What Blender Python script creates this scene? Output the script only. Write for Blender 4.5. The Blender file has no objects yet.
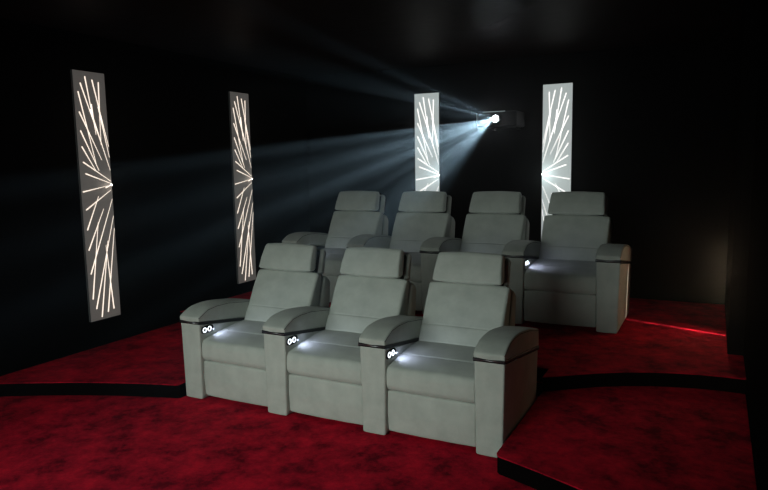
import bpy, bmesh, math
from mathutils import Vector, Matrix

scene = bpy.context.scene
C = scene.collection

# ------------------------------------------------------------------ materials
def new_mat(name):
    m = bpy.data.materials.new(name); m.use_nodes = True
    nt = m.node_tree
    return m, nt, nt.nodes['Principled BSDF']

def noise(nt, scale, detail=3, rough=.6, coord='Object'):
    tc = nt.nodes.new('ShaderNodeTexCoord'); n = nt.nodes.new('ShaderNodeTexNoise')
    n.inputs['Scale'].default_value = scale; n.inputs['Detail'].default_value = detail
    n.inputs['Roughness'].default_value = rough
    nt.links.new(tc.outputs[coord], n.inputs['Vector'])
    return n

def bump(nt, b, src, strength, dist):
    bp = nt.nodes.new('ShaderNodeBump'); bp.inputs['Strength'].default_value = strength
    bp.inputs['Distance'].default_value = dist
    nt.links.new(src.outputs['Fac'], bp.inputs['Height']); nt.links.new(bp.outputs['Normal'], b.inputs['Normal'])

def ramp(nt, src, stops):
    r = nt.nodes.new('ShaderNodeValToRGB')
    while len(r.color_ramp.elements) < len(stops): r.color_ramp.elements.new(.5)
    for e, (p, c) in zip(r.color_ramp.elements, stops):
        e.position = p; e.color = (*c, 1)
    nt.links.new(src.outputs['Fac'], r.inputs['Fac'])
    return r

def simple(name, col, rough=.6, metal=0, spec=.5):
    m, nt, b = new_mat(name)
    b.inputs['Base Color'].default_value = (*col, 1); b.inputs['Roughness'].default_value = rough
    b.inputs['Metallic'].default_value = metal; b.inputs['Specular IOR Level'].default_value = spec
    return m

def fabric():
    m, nt, b = new_mat('light_grey_microfibre')
    n = noise(nt, 7, 4)
    r = ramp(nt, n, [(.3, (.40, .425, .385)), (.7, (.50, .525, .475))])
    nt.links.new(r.outputs['Color'], b.inputs['Base Color'])
    b.inputs['Roughness'].default_value = .75
    b.inputs['Specular IOR Level'].default_value = .25
    b.inputs['Sheen Weight'].default_value = .15
    f = noise(nt, 45, 5); bump(nt, b, f, .25, .004)
    return m

def carpet():
    m, nt, b = new_mat('red_velvet_carpet')
    n = noise(nt, 4.2, 8, .74)
    r = ramp(nt, n, [(.38, (.18, .0015, .012)), (.50, (.50, .006, .026)), (.64, (.78, .010, .036))])
    nt.links.new(r.outputs['Color'], b.inputs['Base Color'])
    b.inputs['Roughness'].default_value = .95; b.inputs['Specular IOR Level'].default_value = .1
    f = noise(nt, 160, 4, .8); bump(nt, b, f, .7, .012)
    return m

def dark_cloth(name, col, sc=60):
    m, nt, b = new_mat(name)
    n = noise(nt, sc, 3)
    r = ramp(nt, n, [(.3, tuple(c*.8 for c in col)), (.7, tuple(c*1.2 for c in col))])
    nt.links.new(r.outputs['Color'], b.inputs['Base Color'])
    b.inputs['Roughness'].default_value = 1; b.inputs['Specular IOR Level'].default_value = 0
    bump(nt, b, n, .3, .003)
    return m

def emit(name, col, s):
    m, nt, b = new_mat(name)
    b.inputs['Base Color'].default_value = (.8, .8, .8, 1)
    b.inputs['Emission Color'].default_value = (*col, 1); b.inputs['Emission Strength'].default_value = s
    return m

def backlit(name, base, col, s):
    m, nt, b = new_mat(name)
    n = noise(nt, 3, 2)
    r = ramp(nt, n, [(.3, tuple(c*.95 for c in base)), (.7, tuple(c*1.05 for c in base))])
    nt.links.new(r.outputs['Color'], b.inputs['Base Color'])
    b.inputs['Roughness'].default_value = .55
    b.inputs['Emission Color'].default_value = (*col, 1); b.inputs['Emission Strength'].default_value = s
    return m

def ceiling_mat():
    m, nt, b = new_mat('dark_satin_ceiling')
    n = noise(nt, 1.6, 4, .6)
    r = ramp(nt, n, [(.35, (.012, .009, .0085)), (.7, (.018, .013, .012))])
    nt.links.new(r.outputs['Color'], b.inputs['Base Color'])
    b.inputs['Roughness'].default_value = .5; b.inputs['Specular IOR Level'].default_value = .025
    bump(nt, b, n, .25, .05)
    return m

M_FAB = fabric()
M_CARPET = carpet()
M_WALL = dark_cloth('black_wall_cloth', (.0045, .0045, .005))
M_RISER = dark_cloth('black_riser_cloth', (.004, .003, .003), 90)
M_CEIL = ceiling_mat()
M_BASE = dark_cloth('dark_upholstery_base', (.05, .052, .048), 60)
M_BLACK = simple('gloss_black_trim', (.006, .006, .007), .4, 0, .3)
M_CHROME = simple('chrome_line', (.55, .56, .60), .3, 1)
M_METAL = simple('brushed_foot_metal', (.35, .35, .36), .35, 1)
M_RING = emit('white_led_ring', (.85, .92, 1), 1.8)
M_LED = emit('blue_white_led', (.6, .68, 1), 3)
M_PROJ = simple('projector_dark_shell', (.008, .008, .009), .6, 0, .2)
M_EDGE_GLINT = simple('projector_edge_glint', (.75, .78, .8), .3, 1)  # pale metal that paints in light glancing off the projector edges
M_LENS = emit('projector_lens_light', (.88, .93, 1), 90)
M_FACE_L = backlit('warm_grey_panel_face', (.30, .29, .27), (1, .93, .86), .055)
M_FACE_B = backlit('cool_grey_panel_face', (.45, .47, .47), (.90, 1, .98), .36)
M_PEDGE = simple('panel_edge', (.10, .10, .10), .5)
M_LINE_L = emit('warm_white_light_line', (1, .84, .70), 1.35)
M_LINE_B = emit('white_light_line', (1, .95, .90), 1.6)
M_NODE_L = emit('warm_white_light_node', (1, .84, .70), 6)
M_NODE_B = emit('white_light_node', (.95, 1, 1), 8)

# ------------------------------------------------------------------ helpers
def add_obj(name, bm, mats, parent=None, smooth=True, bev=0):
    me = bpy.data.meshes.new(name)
    bmesh.ops.recalc_face_normals(bm, faces=bm.faces)
    bm.to_mesh(me); bm.free()
    for m in (mats if isinstance(mats, (list, tuple)) else [mats]): me.materials.append(m)
    if smooth:
        for p in me.polygons: p.use_smooth = True
    o = bpy.data.objects.new(name, me); C.objects.link(o)
    if parent: o.parent = parent
    if bev:
        b = o.modifiers.new('bevel', 'BEVEL'); b.width = bev; b.segments = 3; b.limit_method = 'ANGLE'
        b.harden_normals = False
    return o

def box_bm(bm, x0, x1, y0, y1, z0, z1):
    vs = [bm.verts.new((x, y, z)) for x in (x0, x1) for y in (y0, y1) for z in (z0, z1)]
    for f in ((0, 1, 3, 2), (4, 6, 7, 5), (0, 4, 5, 1), (2, 3, 7, 6), (0, 2, 6, 4), (1, 5, 7, 3)):
        bm.faces.new([vs[i] for i in f])

def box(name, mat, parent, *a, bev=0):
    bm = bmesh.new(); box_bm(bm, *a)
    return add_obj(name, bm, mat, parent, smooth=False, bev=bev)

def tag(o, label=None, cat=None, group=None, kind=None):
    if label: o['label'] = label
    if cat: o['category'] = cat
    if group: o['group'] = group
    if kind: o['kind'] = kind
    return o

def fillet(poly, r, n=5):
    """round the corners of a closed polygon; r is one radius or one for each corner"""
    out = []
    N = len(poly)
    for i in range(N):
        p0, p, p1 = (Vector(poly[i-1]), Vector(poly[i]), Vector(poly[(i+1) % N]))
        ri = r[i] if isinstance(r, (list, tuple)) else r
        a, b = p0-p, p1-p
        d = min(ri, a.length*.48, b.length*.48)
        if d < 1e-5: out.append(p); continue
        A, B = p+a.normalized()*d, p+b.normalized()*d
        for k in range(n+1):
            t = k/n
            out.append(A*(1-t)**2 + p*2*t*(1-t) + B*t*t)
    return out

def densify(pts, step):
    out = []
    for i, p in enumerate(pts):
        q = pts[(i+1) % len(pts)]
        k = max(1, int((q-p).length/step))
        for j in range(k): out.append(p.lerp(q, j/k))
    return out

def cushion(name, mat, parent, prof, x0, x1, r=.02, fil=.02, crown=0, taper=None, wrinkle=0, bm=None):
    """upholstered pad: a profile in the Y-Z plane carried across X, rounded at both ends and plump in the middle"""
    own = bm is None
    if own: bm = bmesh.new()
    pts = densify(fillet(prof, fil), .04)
    N = len(pts)
    area = sum(pts[i].x*pts[(i+1) % N].y - pts[(i+1) % N].x*pts[i].y for i in range(N))
    sg = 1 if area > 0 else -1
    nor = []
    for i in range(N):
        t = pts[(i+1) % N]-pts[i-1]
        nor.append(Vector((t.y, -t.x)).normalized()*sg)
    st = []
    for k in range(6):
        th = k/5*math.pi/2
        st.append((x0+r*(1-math.cos(th)), -r*(1-math.sin(th))))
    for k in range(1, 10):
        u = k/10
        st.append((x0+r+(x1-x0-2*r)*u, crown*math.sin(math.pi*u)**.7))
    for k in range(5, -1, -1):
        th = k/5*math.pi/2
        st.append((x1-r*(1-math.cos(th)), -r*(1-math.sin(th))))
    xc = (x0+x1)/2
    rings = []
    for si, (x, off) in enumerate(st):
        ring = []
        for i in range(N):
            q = pts[i]+nor[i]*off
            if wrinkle:
                q = q+nor[i]*wrinkle*math.sin(x*23+q.x*31+q.y*17)*math.sin(x*11-q.y*29)
            s = taper(q.x, q.y) if taper else 1
            ring.append(bm.verts.new((xc+(x-xc)*s, q.x, q.y)))
        rings.append(ring)
    for a, b in zip(rings, rings[1:]):
        for i in range(N):
            bm.faces.new((a[i], a[(i+1) % N], b[(i+1) % N], b[i]))
    bm.faces.new(rings[0]); bm.faces.new(rings[-1][::-1])
    if own: return add_obj(name, bm, mat, parent)

def tube(bm, path, r, n=8, closed=False):
    path = [Vector(p) for p in path]
    rings = []
    L = len(path)
    for i, p in enumerate(path):
        a = path[i-1] if (i > 0 or closed) else p
        b = path[(i+1) % L] if (i < L-1 or closed) else p
        t = (b-a).normalized()
        u = t.orthogonal().normalized()
        if abs(t.x) < .99: u = (Vector((1, 0, 0))-t*t.x).normalized()
        w = t.cross(u)
        rings.append([bm.verts.new(p+(u*math.cos(2*math.pi*k/n)+w*math.sin(2*math.pi*k/n))*r) for k in range(n)])
    for a, b in list(zip(rings, rings[1:]))+([(rings[-1], rings[0])] if closed else []):
        for k in range(n): bm.faces.new((a[k], a[(k+1) % n], b[(k+1) % n], b[k]))
    if not closed:
        bm.faces.new(rings[0][::-1]); bm.faces.new(rings[-1])

def copy_tree(o, parent=None):
    c = o.copy(); C.objects.link(c)
    if parent: c.parent = parent
    for ch in [x for x in KIDS.get(o.name, [])]:
        copy_tree(ch, c)
    return c

KIDS = {}
def index_kids():
    KIDS.clear()
    for o in bpy.data.objects:
        if o.parent: KIDS.setdefault(o.parent.name, []).append(o)

# ------------------------------------------------------------------ the room
XL, XR, YB, YF, ZC = -1.49, 3.81, 3.98, -4.7, 2.95
def structure(name, mat, *a):
    return tag(box(name, mat, None, *a), kind='structure')

structure('floor', M_CARPET, XL, XR, YF, YB, -.12, 0)
structure('ceiling', M_CEIL, XL-.1, XR+.1, YF-.1, YB+.1, ZC, ZC+.1)
structure('wall_left', M_WALL, XL-.1, XL, YF-.1, YB+.1, -.12, ZC)
structure('wall_right', M_WALL, XR, XR+.1, YF-.1, YB+.1, -.12, ZC)
structure('wall_right_return', M_WALL, 3.70, XR, 2.05, YB, -.12, ZC)
structure('wall_back', M_WALL, XL, XR, YB, YB+.1, -.12, ZC)
structure('wall_front', M_WALL, XL, XR, YF-.1, YF, -.12, ZC)

# stepped, carpeted platforms with curved black risers
Z1, Z2 = .112, .225
CX = 1.175
def edge1(x):
    return (.11 if x < CX else .035)-.115*(x-CX)**2
NX0, NX1, NY = -.012, 2.521, 1.13       # the bay in the platforms that holds the front row
def frange(a, b, n): return [a+(b-a)*i/n for i in range(n+1)]

e1_left = [(x, edge1(x)) for x in frange(XL, NX0-.02, 16)]
e1_right = [(x, edge1(x)) for x in frange(NX1+.025, XR, 16)]
outline1 = e1_left+[(NX0, edge1(NX0)+.01), (NX0, NY), (NX1, NY), (NX1, edge1(NX1)+.035), (NX1+.008, edge1(NX1)+.012)]+e1_right+[(XR, YB), (XL, YB)]
e2 = [(2.535, .93), (2.70, 1.07), (2.87, 1.195), (3.03, 1.29), (3.20, 1.365), (3.36, 1.415), (3.52, 1.45), (3.66, 1.465), (XR, 1.465)]
def mir(x): return 2*CX-x
e2_left = [(XL, 1.465)]+[(max(XL, mir(x)), y) for x, y in e2[::-1][1:]]
e2_left[-1] = (NX0, .96)
outline2 = e2_left+[(NX0, NY), (NX1, NY), (NX1, .93)]+e2[1:]+[(XR, YB), (XL, YB)]

def prism(name, outline, z0, z1, mat, parent=None, bev=0):
    bm = bmesh.new()
    lo = [bm.verts.new((x, y, z0)) for x, y in outline]; hi = [bm.verts.new((x, y, z1)) for x, y in outline]
    n = len(outline)
    for i in range(n): bm.faces.new((lo[i], lo[(i+1) % n], hi[(i+1) % n], hi[i]))
    bm.faces.new(hi); bm.faces.new(lo[::-1])
    o = add_obj(name, bm, mat, parent, smooth=False)
    if bev:
        b = o.modifiers.new('bevel', 'BEVEL'); b.width = bev; b.segments = 4; b.limit_method = 'ANGLE'; b.angle_limit = math.radians(50)
    return o

def push(outline, d, n_keep):
    """carpet nosing: the outline shifted a little towards the viewer along its front edge"""
    return [(x, y-d) if not (abs(y-YB) < 1e-6 or abs(y-NY) < 1e-6) else (x, y) for x, y in outline]

for i, (ol, z0, z1) in enumerate(((outline1, 0, Z1), (outline2, Z1, Z2))):
    p = prism('floor_step', ol, z0, z1-.008, M_RISER)
    tag(p, kind='structure')
    c = prism('carpet_top', push(ol, .012, 0), z1-.008, z1, M_CARPET, p, bev=.0035)

# ------------------------------------------------------------------ recliners
W, PITCH = .1723, .78
GAP0, GAP1 = W, PITCH                # seat opening between two armrests

BODY = [(0, .003), (-.002, .592), (.80, .465), (.80, .003)]
def trim_z(y): return .598-.158*y
PAD = [(-.006, .600), (-.010, .636), (.02, .655), (.09, .688), (.20, .701), (.33, .697), (.56, .664), (.80, .606), (.806, .478)]

def make_arm(parent, x0, control):
    x1 = x0+W
    arm_bm = bmesh.new()
    def tp(y, z): return .965+.21*z
    cushion(None, None, None, BODY, x0, x1, r=.012, fil=.012, crown=.002, taper=tp, bm=arm_bm)
    arm = add_obj('armrest', arm_bm, M_FAB, parent)
    # pad with a stitched seam running round its top edge
    bm = bmesh.new()
    cushion(None, None, None, PAD, x0-.010, x1+.010, r=.011, fil=[.006, .008, .03, .04, .05, .06, .05, .012, .01], crown=.003, bm=bm)
    pad = add_obj('arm_pad', bm, M_FAB, arm)
    bm = bmesh.new()
    for xs in (x0-.008, x1+.008):
        tube(bm, [(xs, -.005, .630), (xs, .03, .648), (xs, .10, .678), (xs, .20, .688), (xs, .33, .684), (xs, .56, .650), (xs, .79, .594)], .003, 6)
    add_obj('piping', bm, M_BASE, arm)
    bm = bmesh.new()
    a, b = (x0-.012, x1+.012)
    prof = [(-.009, trim_z(0)-.014), (-.009, trim_z(0)+.010), (.807, trim_z(.8)+.010), (.807, trim_z(.8)-.014)]
    cushion(None, None, None, prof, a, b, r=.003, fil=.003, bm=bm)
    add_obj('trim_strip', bm, M_BLACK, arm)
    bm = bmesh.new()
    zc = trim_z(0)-.003
    box_bm(bm, a+.004, b-.004, -.0105, -.006, zc-.0017, zc+.0017)
    add_obj('chrome_line', bm, M_CHROME, arm)
    for yf in (.07, .72):
        bm = bmesh.new()
        bmesh.ops.create_cone(bm, cap_ends=True, segments=24, radius1=.038, radius2=.032, depth=.016,
                              matrix=Matrix.Translation(((x0+x1)/2, yf, .008)))
        tag(add_obj('foot', bm, M_METAL, arm), 'metal foot')
    if control:
        x1 += .007
        # oval switch plate with two lit rings on the inner face of the arm
        bm = bmesh.new()
        hw, hh, n = .066, .030, 28
        cy, cz = .080, .533
        front = []; back = []
        for k in range(n):
            t = 2*math.pi*k/n
            cyy = math.copysign(abs(math.cos(t))**.55, math.cos(t))*hw; czz = math.copysign(abs(math.sin(t))**.7, math.sin(t))*hh
            front.append(bm.verts.new((x1+.006, cy+cyy*.95, cz+czz*.95))); back.append(bm.verts.new((x1-.004, cy+cyy, cz+czz)))
        bm.faces.new(front); bm.faces.new(back[::-1])
        for k in range(n): bm.faces.new((front[k], back[k], back[(k+1) % n], front[(k+1) % n]))
        pl = add_obj('control_panel', bm, M_RISER, arm, smooth=False)
        tag(pl, 'black switch plate with two lit white rings')
        bm = bmesh.new()
        for yy in (.046, .098):
            tube(bm, [(x1+.007, yy+.0165*math.cos(2*math.pi*k/20), cz+.0165*math.sin(2*math.pi*k/20)) for k in range(20)], .0042, 6, closed=True)
        box_bm(bm, x1+.005, x1+.009, .063, .081, cz-.003, cz+.003)
        add_obj('lit_rings', bm, M_RING, arm)
        bm = bmesh.new()
        bmesh.ops.create_uvsphere(bm, u_segments=12, v_segments=8, radius=.0055, matrix=Matrix.Translation((x1+.008, .138, cz-.012)))
        add_obj('reading_led', bm, M_LED, arm)
    return arm

def make_recliner():
    root = bpy.data.objects.new('recliner_chair', None); C.objects.link(root)
    make_arm(root, 0, True)
    a, b = GAP0+.004, GAP1-.004
    box('seat_base', M_BASE, root, a+.01, b-.01, .07, .82, .03, .30, bev=.01)
    cushion('footrest', M_FAB, root, [(.030, .028), (.018, .16), (.026, .302), (.085, .302), (.085, .028)], a, b, r=.014, fil=.016, crown=.004, wrinkle=.0010)
    # seat cushion: rolled front lip, a cross seam and a flatter sitting area
    cushion('seat_cushion', M_FAB, root,
            [(.030, .308), (.012, .335), (.008, .420), (.024, .458), (.110, .478), (.215, .492), (.226, .483), (.237, .493), (.40, .512), (.58, .510), (.62, .48), (.62, .308)],
            a, b, r=.013, fil=[.01, .02, .02, .02, .03, .004, .003, .004, .05, .02, .02, .01], crown=.005, wrinkle=.0018)
    # backrest, with the crease between lumbar roll and upper panel
    br = cushion('backrest', M_FAB, root,
                 [(.500, .490), (.498, .515), (.524, .570), (.552, .617), (.561, .623), (.565, .633), (.655, .800), (.712, .888), (.728, .898), (.790, .880), (.70, .50)],
                 GAP0+.008, GAP1-.008, r=.022, fil=[.01, .02, .04, .006, .003, .006, .05, .02, .012, .03, .01], crown=.006, wrinkle=.0012,
                 taper=lambda y, z: 1.0+.012*(z-.5)/.4)
    cushion('backrest_shell', M_FAB, root,
            [(.68, .30), (.72, .60), (.800, .850), (.825, .862), (.87, .850), (.92, .80), (.88, .50), (.84, .06), (.68, .06)],
            GAP0+.010, GAP1-.006, r=.03, fil=.03, crown=.004)
    cushion('headrest', M_FAB, root,
            [(.690, .910), (.670, .924), (.700, 1.010), (.750, 1.098), (.772, 1.113), (.805, 1.108), (.820, 1.085), (.790, 1.00), (.760, .920), (.74, .912)],
            GAP0+.048, GAP1-.052, r=.016, fil=.018, crown=.008, wrinkle=.0012,
            taper=lambda y, z: 1.02-.07*(z-.9)/.2)
    cushion('headrest_joint', M_BASE, root, [(.770, .89), (.800, .985), (.828, 1.060), (.875, 1.058), (.855, .985), (.825, .88)], GAP0+.072, GAP1-.076, r=.006, fil=.006)
    cushion('backrest_joint', M_BASE, root, [(.62, .50), (.700, .74), (.765, .884), (.805, .872), (.76, .74), (.68, .50)], GAP0+.018, GAP1-.018, r=.006, fil=.006)
    hb = cushion('headrest_back', M_FAB, root,
            [(.815, .87), (.850, .985), (.880, 1.065), (.905, 1.075), (.945, 1.05), (.925, .96), (.90, .85)],
            GAP0+.060, GAP1-.052, r=.03, fil=.03, crown=.003)
    return root

proto = make_recliner()
proto_arm_root = bpy.data.objects.new('recliner_chair', None); C.objects.link(proto_arm_root)
spare = make_arm(proto_arm_root, 0, False)
index_kids()

# seat_side is the real lamp behind each switch plate's LED
def seat_light(mx, e):
    l = bpy.data.lights.new('seat_light', 'SPOT'); l.energy = e; l.color = (.62, .68, 1); l.shadow_soft_size = .008
    l.spot_size = math.radians(150); l.spot_blend = 1
    o = bpy.data.objects.new('seat_light', l); C.objects.link(o)
    o.matrix_world = mx
    return o

rows = []
def place_row(x0, y0, z0, s, n, labels, group):
    for k in range(n):
        if not rows:
            o = proto
        else:
            o = copy_tree(proto)
        rows.append(o)
        o.location = (x0+k*PITCH*s, y0, z0); o.scale = (s, s, s)
        tag(o, labels[k], 'cinema seat', group)
        if k == n-1:
            arm = spare if spare.parent is proto_arm_root and group.startswith('front') else None
            arm = copy_tree(spare, o)
            arm.parent = o; arm.location = (PITCH, 0, 0)
        # lamp just inside the seat, aimed back and down across the cushion
        p = Vector((x0+k*PITCH*s+(W+.020)*s, y0+.125*s, z0+.548*s))
        t = Vector((x0+k*PITCH*s+(W+.16)*s, y0+.22*s, z0+.47*s))
        q = (t-p).to_track_quat('-Z', 'Y').to_matrix().to_4x4(); q.translation = p
        seat_light(q, 1.0 if s == 1 else .9)

place_row(0, 0, 0, 1, 3,
          ['light grey front row recliner nearest the dark left wall, leftmost of the three',
           'light grey middle recliner of the three seat front row',
           'light grey front row recliner with an arm on both sides beside the raised red step'],
          'front row of three recliners')
S = 1.09
place_row(2.66-4*PITCH*S, 2.32, Z2, S, 4,
          ['dim grey back row recliner farthest from the camera, leftmost headrest of the four',
           'dim grey back row recliner in front of the lit panel left of the projector',
           'dim grey back row recliner directly below the projector, beside the end seat',
           'grey back row end recliner with lit armrest seen in full beside the open red carpet'],
          'back row of four recliners')
for o in [spare]+KIDS.get(spare.name, []): bpy.data.objects.remove(o, do_unlink=True)
bpy.data.objects.remove(proto_arm_root, do_unlink=True)

# ------------------------------------------------------------------ light panels
PAT = [(0.365, 0.978, 0.596, 0.758), (0.21, 0.951, 0.724, 0.727), (0.584, 0.968, 1.0, 0.706), (0.784, 0.961, 0.733, 0.714), (0.125, 0.917, 0.538, 0.631), (0.119, 0.839, 0.724, 0.652), (0.116, 0.766, 0.611, 0.609), (0.119, 0.704, 0.508, 0.609), (0.125, 0.644, 0.985, 0.565), (0.18, 0.598, 0.985, 0.556), (0.056, 0.527, 0.86, 0.547), (0.727, 0.864, 1.0, 0.663), (0.472, 0.851, 0.99, 0.61), (0.511, 0.872, 0.593, 0.753), (0.113, 0.455, 0.96, 0.530), (0.101, 0.375, 0.535, 0.507), (0.098, 0.293, 0.672, 0.455), (0.11, 0.196, 0.985, 0.492), (0.113, 0.093, 0.456, 0.4), (0.204, 0.05, 0.985, 0.422), (0.365, 0.01, 0.733, 0.322), (0.581, 0.027, .985, 0.37), (0.778, 0.035, 0.66, 0.305), (.80, .540, .985, .551)]
PW, PH, PZ = .3294, 2.2563, .364
def make_panel(face, line, node, mirror):
    """local frame: X across (0..PW), Z up, front face at Y=0 looking along -Y"""
    root = bpy.data.objects.new('light_panel', None); C.objects.link(root)
    b = box('panel_board', [face, M_PEDGE], root, 0, PW, 0, .0288, 0, PH, bev=.002)
    for p in b.data.polygons: p.material_index = 0 if p.normal.y < -.5 else 1
    for (u0, v0, u1, v1) in PAT:
        if mirror: u0, u1 = 1-u0, 1-u1
        a = Vector((min(max(u0, .02), .98)*PW, -.003, max(.012, v0)*PH)); c = Vector((min(max(u1, .02), .98)*PW, -.003, v1*PH))
        d = (c-a).normalized(); s = Vector((d.z, 0, -d.x))
        bm = bmesh.new()
        # a light line: wide round outer end, narrowing inwards
        wa, wb = .0048, .0009
        rim = [a+s*wa]+[a+(s*math.cos(t)-d*math.sin(t))*wa for t in (math.pi/4, math.pi/2, 3*math.pi/4)]+[a-s*wa, c-s*wb, c+s*wb]
        f = [bm.verts.new(p) for p in rim]; g = [bm.verts.new(p+Vector((0, .004, 0))) for p in rim]
        bm.faces.new(f); bm.faces.new(g[::-1])
        for i in range(len(rim)): bm.faces.new((f[i], g[i], g[(i+1) % len(rim)], f[(i+1) % len(rim)]))
        add_obj('light_line', bm, line, root, smooth=False)
    bm = bmesh.new()
    bmesh.ops.create_uvsphere(bm, u_segments=16, v_segments=10, radius=.008,
                              matrix=Matrix.Translation(((.022 if mirror else .978)*PW, -.006, .551*PH)))
    add_obj('burst_light', bm, node, root)
    return root

pl = make_panel(M_FACE_L, M_LINE_L, M_NODE_L, False)
index_kids()
pl2 = copy_tree(pl)
for o, y, lab in ((pl, .3377, 'tall grey sunburst light panel on the left wall, nearer of the two there'),
                  (pl2, 2.3888, 'narrow sunburst light panel on the left wall, farther of the two there')):
    o.location = (XL+.0295, y, PZ); o.rotation_euler = (0, 0, math.pi/2)
    tag(o, lab, 'light panel', 'sunburst light panels')
pb = make_panel(M_FACE_B, M_LINE_B, M_NODE_B, False)
pb.location = (.1618, 3.951, PZ)
tag(pb, 'bright sunburst light panel on the back wall crossed by the projector beam', 'light panel', 'sunburst light panels')
pc = make_panel(M_FACE_B, M_LINE_B, M_NODE_B, True)
pc.location = (1.7715, 3.951, PZ)
tag(pc, 'brightest sunburst light panel on the back wall, behind the back row end seat', 'light panel', 'sunburst light panels')

for p_, e_, c_ in (((XL+.09, .3377+.90*PW, PZ+.551*PH), .10, (1, .88, .76)), ((XL+.09, 2.3888+.90*PW, PZ+.551*PH), .10, (1, .88, .76)),
                   ((.1618+.90*PW, 3.85, PZ+.551*PH), .35, (.85, 1, 1)), ((1.7715+.12*PW, 3.84, PZ+.551*PH), .75, (.82, 1, 1))):
    l = bpy.data.lights.new('burst_glow_fill', 'POINT'); l.energy = e_; l.color = c_; l.shadow_soft_size = .02  # added unseen lamps floating before the panels to widen the burst glow
    o = bpy.data.objects.new('burst_glow_fill', l); C.objects.link(o); o.location = p_

# ------------------------------------------------------------------ projector
LENS = Vector((1.352, 3.50, 2.235))
pr = bpy.data.objects.new('projector', None); C.objects.link(pr); pr.location = (1.352, 3.74, 2.235)
tag(pr, 'dark projector with a glaring white lens high on the back wall', 'projector')
box('projector_body', M_PROJ, pr, -.23, .23, -.20, .16, -.085, .085, bev=.02)
bm = bmesh.new(); bmesh.ops.create_cone(bm, cap_ends=True, segments=32, radius1=.062, radius2=.055, depth=.05,
        matrix=Matrix.Translation((0, -.212, 0)) @ Matrix.Rotation(math.pi/2, 4, 'X'))
add_obj('lens_barrel', bm, M_BLACK, pr, smooth=False)
bm = bmesh.new(); bmesh.ops.create_uvsphere(bm, u_segments=24, v_segments=12, radius=.036, matrix=Matrix.Translation((0, -.236, 0)) @ Matrix.Diagonal((1, .25, 1, 1)))
add_obj('lens', bm, M_LENS, pr)
box('edge_glint', M_EDGE_GLINT, pr, -.16, .10, -.206, -.198, .078, .086)  # bright strips put in as the light caught along the body edges
box('edge_glint', M_EDGE_GLINT, pr, -.236, -.228, -.19, -.18, -.05, .07)
box('wall_bracket', M_PROJ, pr, -.06, .06, .15, .238, -.05, .05, bev=.005)
for dx in (-.15, .15):
    box('mounting_arm', M_PROJ, pr, dx-.012, dx+.012, .10, .238, -.105, -.083, bev=.003)

# ------------------------------------------------------------------ haze
m = bpy.data.materials.new('thin_haze'); m.use_nodes = True
nt = m.node_tree; nt.nodes.clear()
out = nt.nodes.new('ShaderNodeOutputMaterial'); vs = nt.nodes.new('ShaderNodeVolumeScatter')
vs.inputs['Color'].default_value = (1, 1, 1, 1); vs.inputs['Density'].default_value = .004; vs.inputs['Anisotropy'].default_value = .88
nt.links.new(vs.outputs[0], out.inputs['Volume'])
bm = bmesh.new(); box_bm(bm, XL+.06, XR-.06, YF+.06, YB-.06, .30, ZC-.03)
hz = add_obj('haze', bm, m, smooth=False)
tag(hz, 'thin haze in the air of the room that shows the projector beam', 'haze', kind='stuff')

# ------------------------------------------------------------------ lights
def look(p, t):
    q = (Vector(t)-Vector(p)).to_track_quat('-Z', 'Y').to_matrix().to_4x4(); q.translation = Vector(p); return q

def area(name, p, t, sx, sy, e, col, spread=180):
    l = bpy.data.lights.new(name, 'AREA'); l.shape = 'RECTANGLE'; l.size = sx; l.size_y = sy
    l.energy = e; l.color = col; l.spread = math.radians(spread)
    o = bpy.data.objects.new(name, l); C.objects.link(o); o.matrix_world = look(p, t); return o

# projected picture glowing on the screen at the front of the room
area('screen_glow', (1.0, -4.6, 1.35), (1.0, -.9, .25), 3.0, 1.7, 38, (.88, 1, .94), 84)
# warm light leaking in at the right-hand wall near the back
area('door_leak', (3.66, 2.9, .75), (2.7, 1.4, .5), .10, .5, 1.5, (1, .72, .46), 150)

# projector beam: one lamp whose strength follows the picture it throws
pl_ = bpy.data.lights.new('projector_beam', 'SPOT'); pl_.energy = 8200; pl_.shadow_soft_size = .004
pl_.spot_size = math.radians(62); pl_.spot_blend = .05; pl_.color = (.52, .80, 1)
pl_.use_nodes = True
nt = pl_.node_tree; em = nt.nodes['Emission']
tc = nt.nodes.new('ShaderNodeTexCoord'); sep = nt.nodes.new('ShaderNodeSeparateXYZ')
nt.links.new(tc.outputs['Normal'], sep.inputs[0])
def math_node(op, a, b=None, c=None, clamp=False):
    n = nt.nodes.new('ShaderNodeMath'); n.operation = op; n.use_clamp = clamp
    for i, v in enumerate((a, b, c)):
        if v is None: continue
        if isinstance(v, (int, float)): n.inputs[i].default_value = v
        else: nt.links.new(v, n.inputs[i])
    return n.outputs[0]
zz = math_node('ABSOLUTE', sep.outputs['Z'])
U = math_node('DIVIDE', sep.outputs['X'], zz); V = math_node('DIVIDE', sep.outputs['Y'], zz)
def band(x, lo, hi, soft):
    a = math_node('DIVIDE', math_node('SUBTRACT', x, lo), soft, clamp=True)
    b = math_node('DIVIDE', math_node('SUBTRACT', hi, x), soft, clamp=True)
    return math_node('MULTIPLY', a, b)
def mul(*a):
    r = a[0]
    for x in a[1:]: r = math_node('MULTIPLY', r, x)
    return r
def add(*a):
    r = a[0]
    for x in a[1:]: r = math_node('ADD', r, x)
    return r
comb = nt.nodes.new('ShaderNodeCombineXYZ'); nt.links.new(U, comb.inputs[0]); nt.links.new(V, comb.inputs[1])
def vnoise(scale, lo, hi):
    n = nt.nodes.new('ShaderNodeTexNoise'); n.inputs['Scale'].default_value = scale; n.inputs['Detail'].default_value = 2
    nt.links.new(comb.outputs[0], n.inputs['Vector'])
    return math_node('DIVIDE', math_node('SUBTRACT', n.outputs['Fac'], lo), hi-lo, clamp=True)
frame_ = band(U, -.24, .11, .05)
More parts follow.
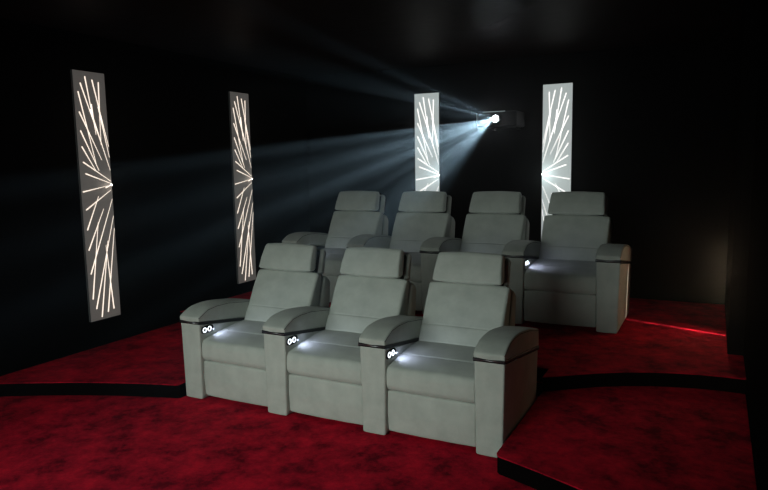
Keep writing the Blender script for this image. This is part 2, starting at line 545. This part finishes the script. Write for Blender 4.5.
def patch(dx0, dx1, dz0, dz1, soft, k):
    return mul(band(U, -dx1, -dx0, soft), band(V, dz0, dz1, soft), k)
bright = mul(frame_, band(V, -.205, -.092, .006), add(mul(vnoise(24, .50, .60), .45), .10))
rays = add(patch(-.11, .02, -.112, -.092, .004, 1.3), patch(-.08, .02, -.150, -.135, .004, 1.2), patch(-.02, .07, -.185, -.165, .004, 1.5),
           patch(.06, .10, -.160, -.145, .004, 1.6), patch(.09, .19, -.225, -.200, .005, 1.5), patch(.02, .05, -.222, -.205, .004, 1.2),
           patch(.13, .17, .004, .014, .004, .35), patch(.05, .12, -.012, -.002, .004, .16), patch(.10, .12, .026, .034, .004, .42), patch(-.02, .05, .002, .014, .005, .10), patch(.14, .20, -.032, -.022, .004, .3))
faint = mul(frame_, band(V, -.075, .035, .01), mul(vnoise(26, .45, .65), .03), 1.0)
STR = math_node('MULTIPLY', add(bright, faint, rays), 1.0)
nt.links.new(STR, em.inputs['Strength'])
bo = bpy.data.objects.new('projector_beam', pl_); C.objects.link(bo)
bo.matrix_world = look(LENS+Vector((0, -.035, 0)), LENS+Vector((0, -5, 0)))

# sheet of light through the gap of the door in the right-hand wall
pd = bpy.data.lights.new('door_gap_light', 'SPOT'); pd.energy = 120; pd.shadow_soft_size = .004
pd.spot_size = math.radians(160); pd.spot_blend = .3; pd.color = (1, .82, .66); pd.use_nodes = True
nt = pd.node_tree; em = nt.nodes['Emission']
tc = nt.nodes.new('ShaderNodeTexCoord'); sep = nt.nodes.new('ShaderNodeSeparateXYZ'); nt.links.new(tc.outputs['Normal'], sep.inputs[0])
zz = math_node('ABSOLUTE', sep.outputs['Z'])
U = math_node('DIVIDE', sep.outputs['X'], zz)
V = math_node('DIVIDE', sep.outputs['Y'], zz)
nt.links.new(mul(band(U, -.013, .013, .010), band(V, -3, .74, .12)), em.inputs['Strength'])
do = bpy.data.objects.new('door_gap_light', pd); C.objects.link(do)
do.matrix_world = look((3.68, 2.655, .62), (2.87, 2.93, .20))

# ------------------------------------------------------------------ world, camera
w = bpy.data.worlds.new('dark'); scene.world = w; w.use_nodes = True
w.node_tree.nodes['Background'].inputs[0].default_value = (0, 0, 0, 1)

yaw, pitch, roll = -0.478397, 0.123988, -0.017619
fw = Vector((math.sin(yaw)*math.cos(pitch), math.cos(yaw)*math.cos(pitch), -math.sin(pitch)))
ri = Vector((math.cos(yaw), -math.sin(yaw), 0)); up = ri.cross(fw)
ri2 = ri*math.cos(roll)+up*math.sin(roll); up2 = -ri*math.sin(roll)+up*math.cos(roll)
cam = bpy.data.cameras.new('camera'); cam.sensor_width = 36; cam.lens = 640/768*36; cam.clip_start = .01
co = bpy.data.objects.new('camera', cam); C.objects.link(co)
mw = Matrix((ri2, up2, -fw)).transposed().to_4x4(); mw.translation = Vector((3.565197, -3.509951, 1.743233))
co.matrix_world = mw
scene.camera = co

vs_ = scene.view_settings
vs_.view_transform = 'Standard'; vs_.look = 'None'; vs_.gamma = 1; vs_.use_curve_mapping = False; vs_.exposure = 0
scene.cycles.use_denoising = True
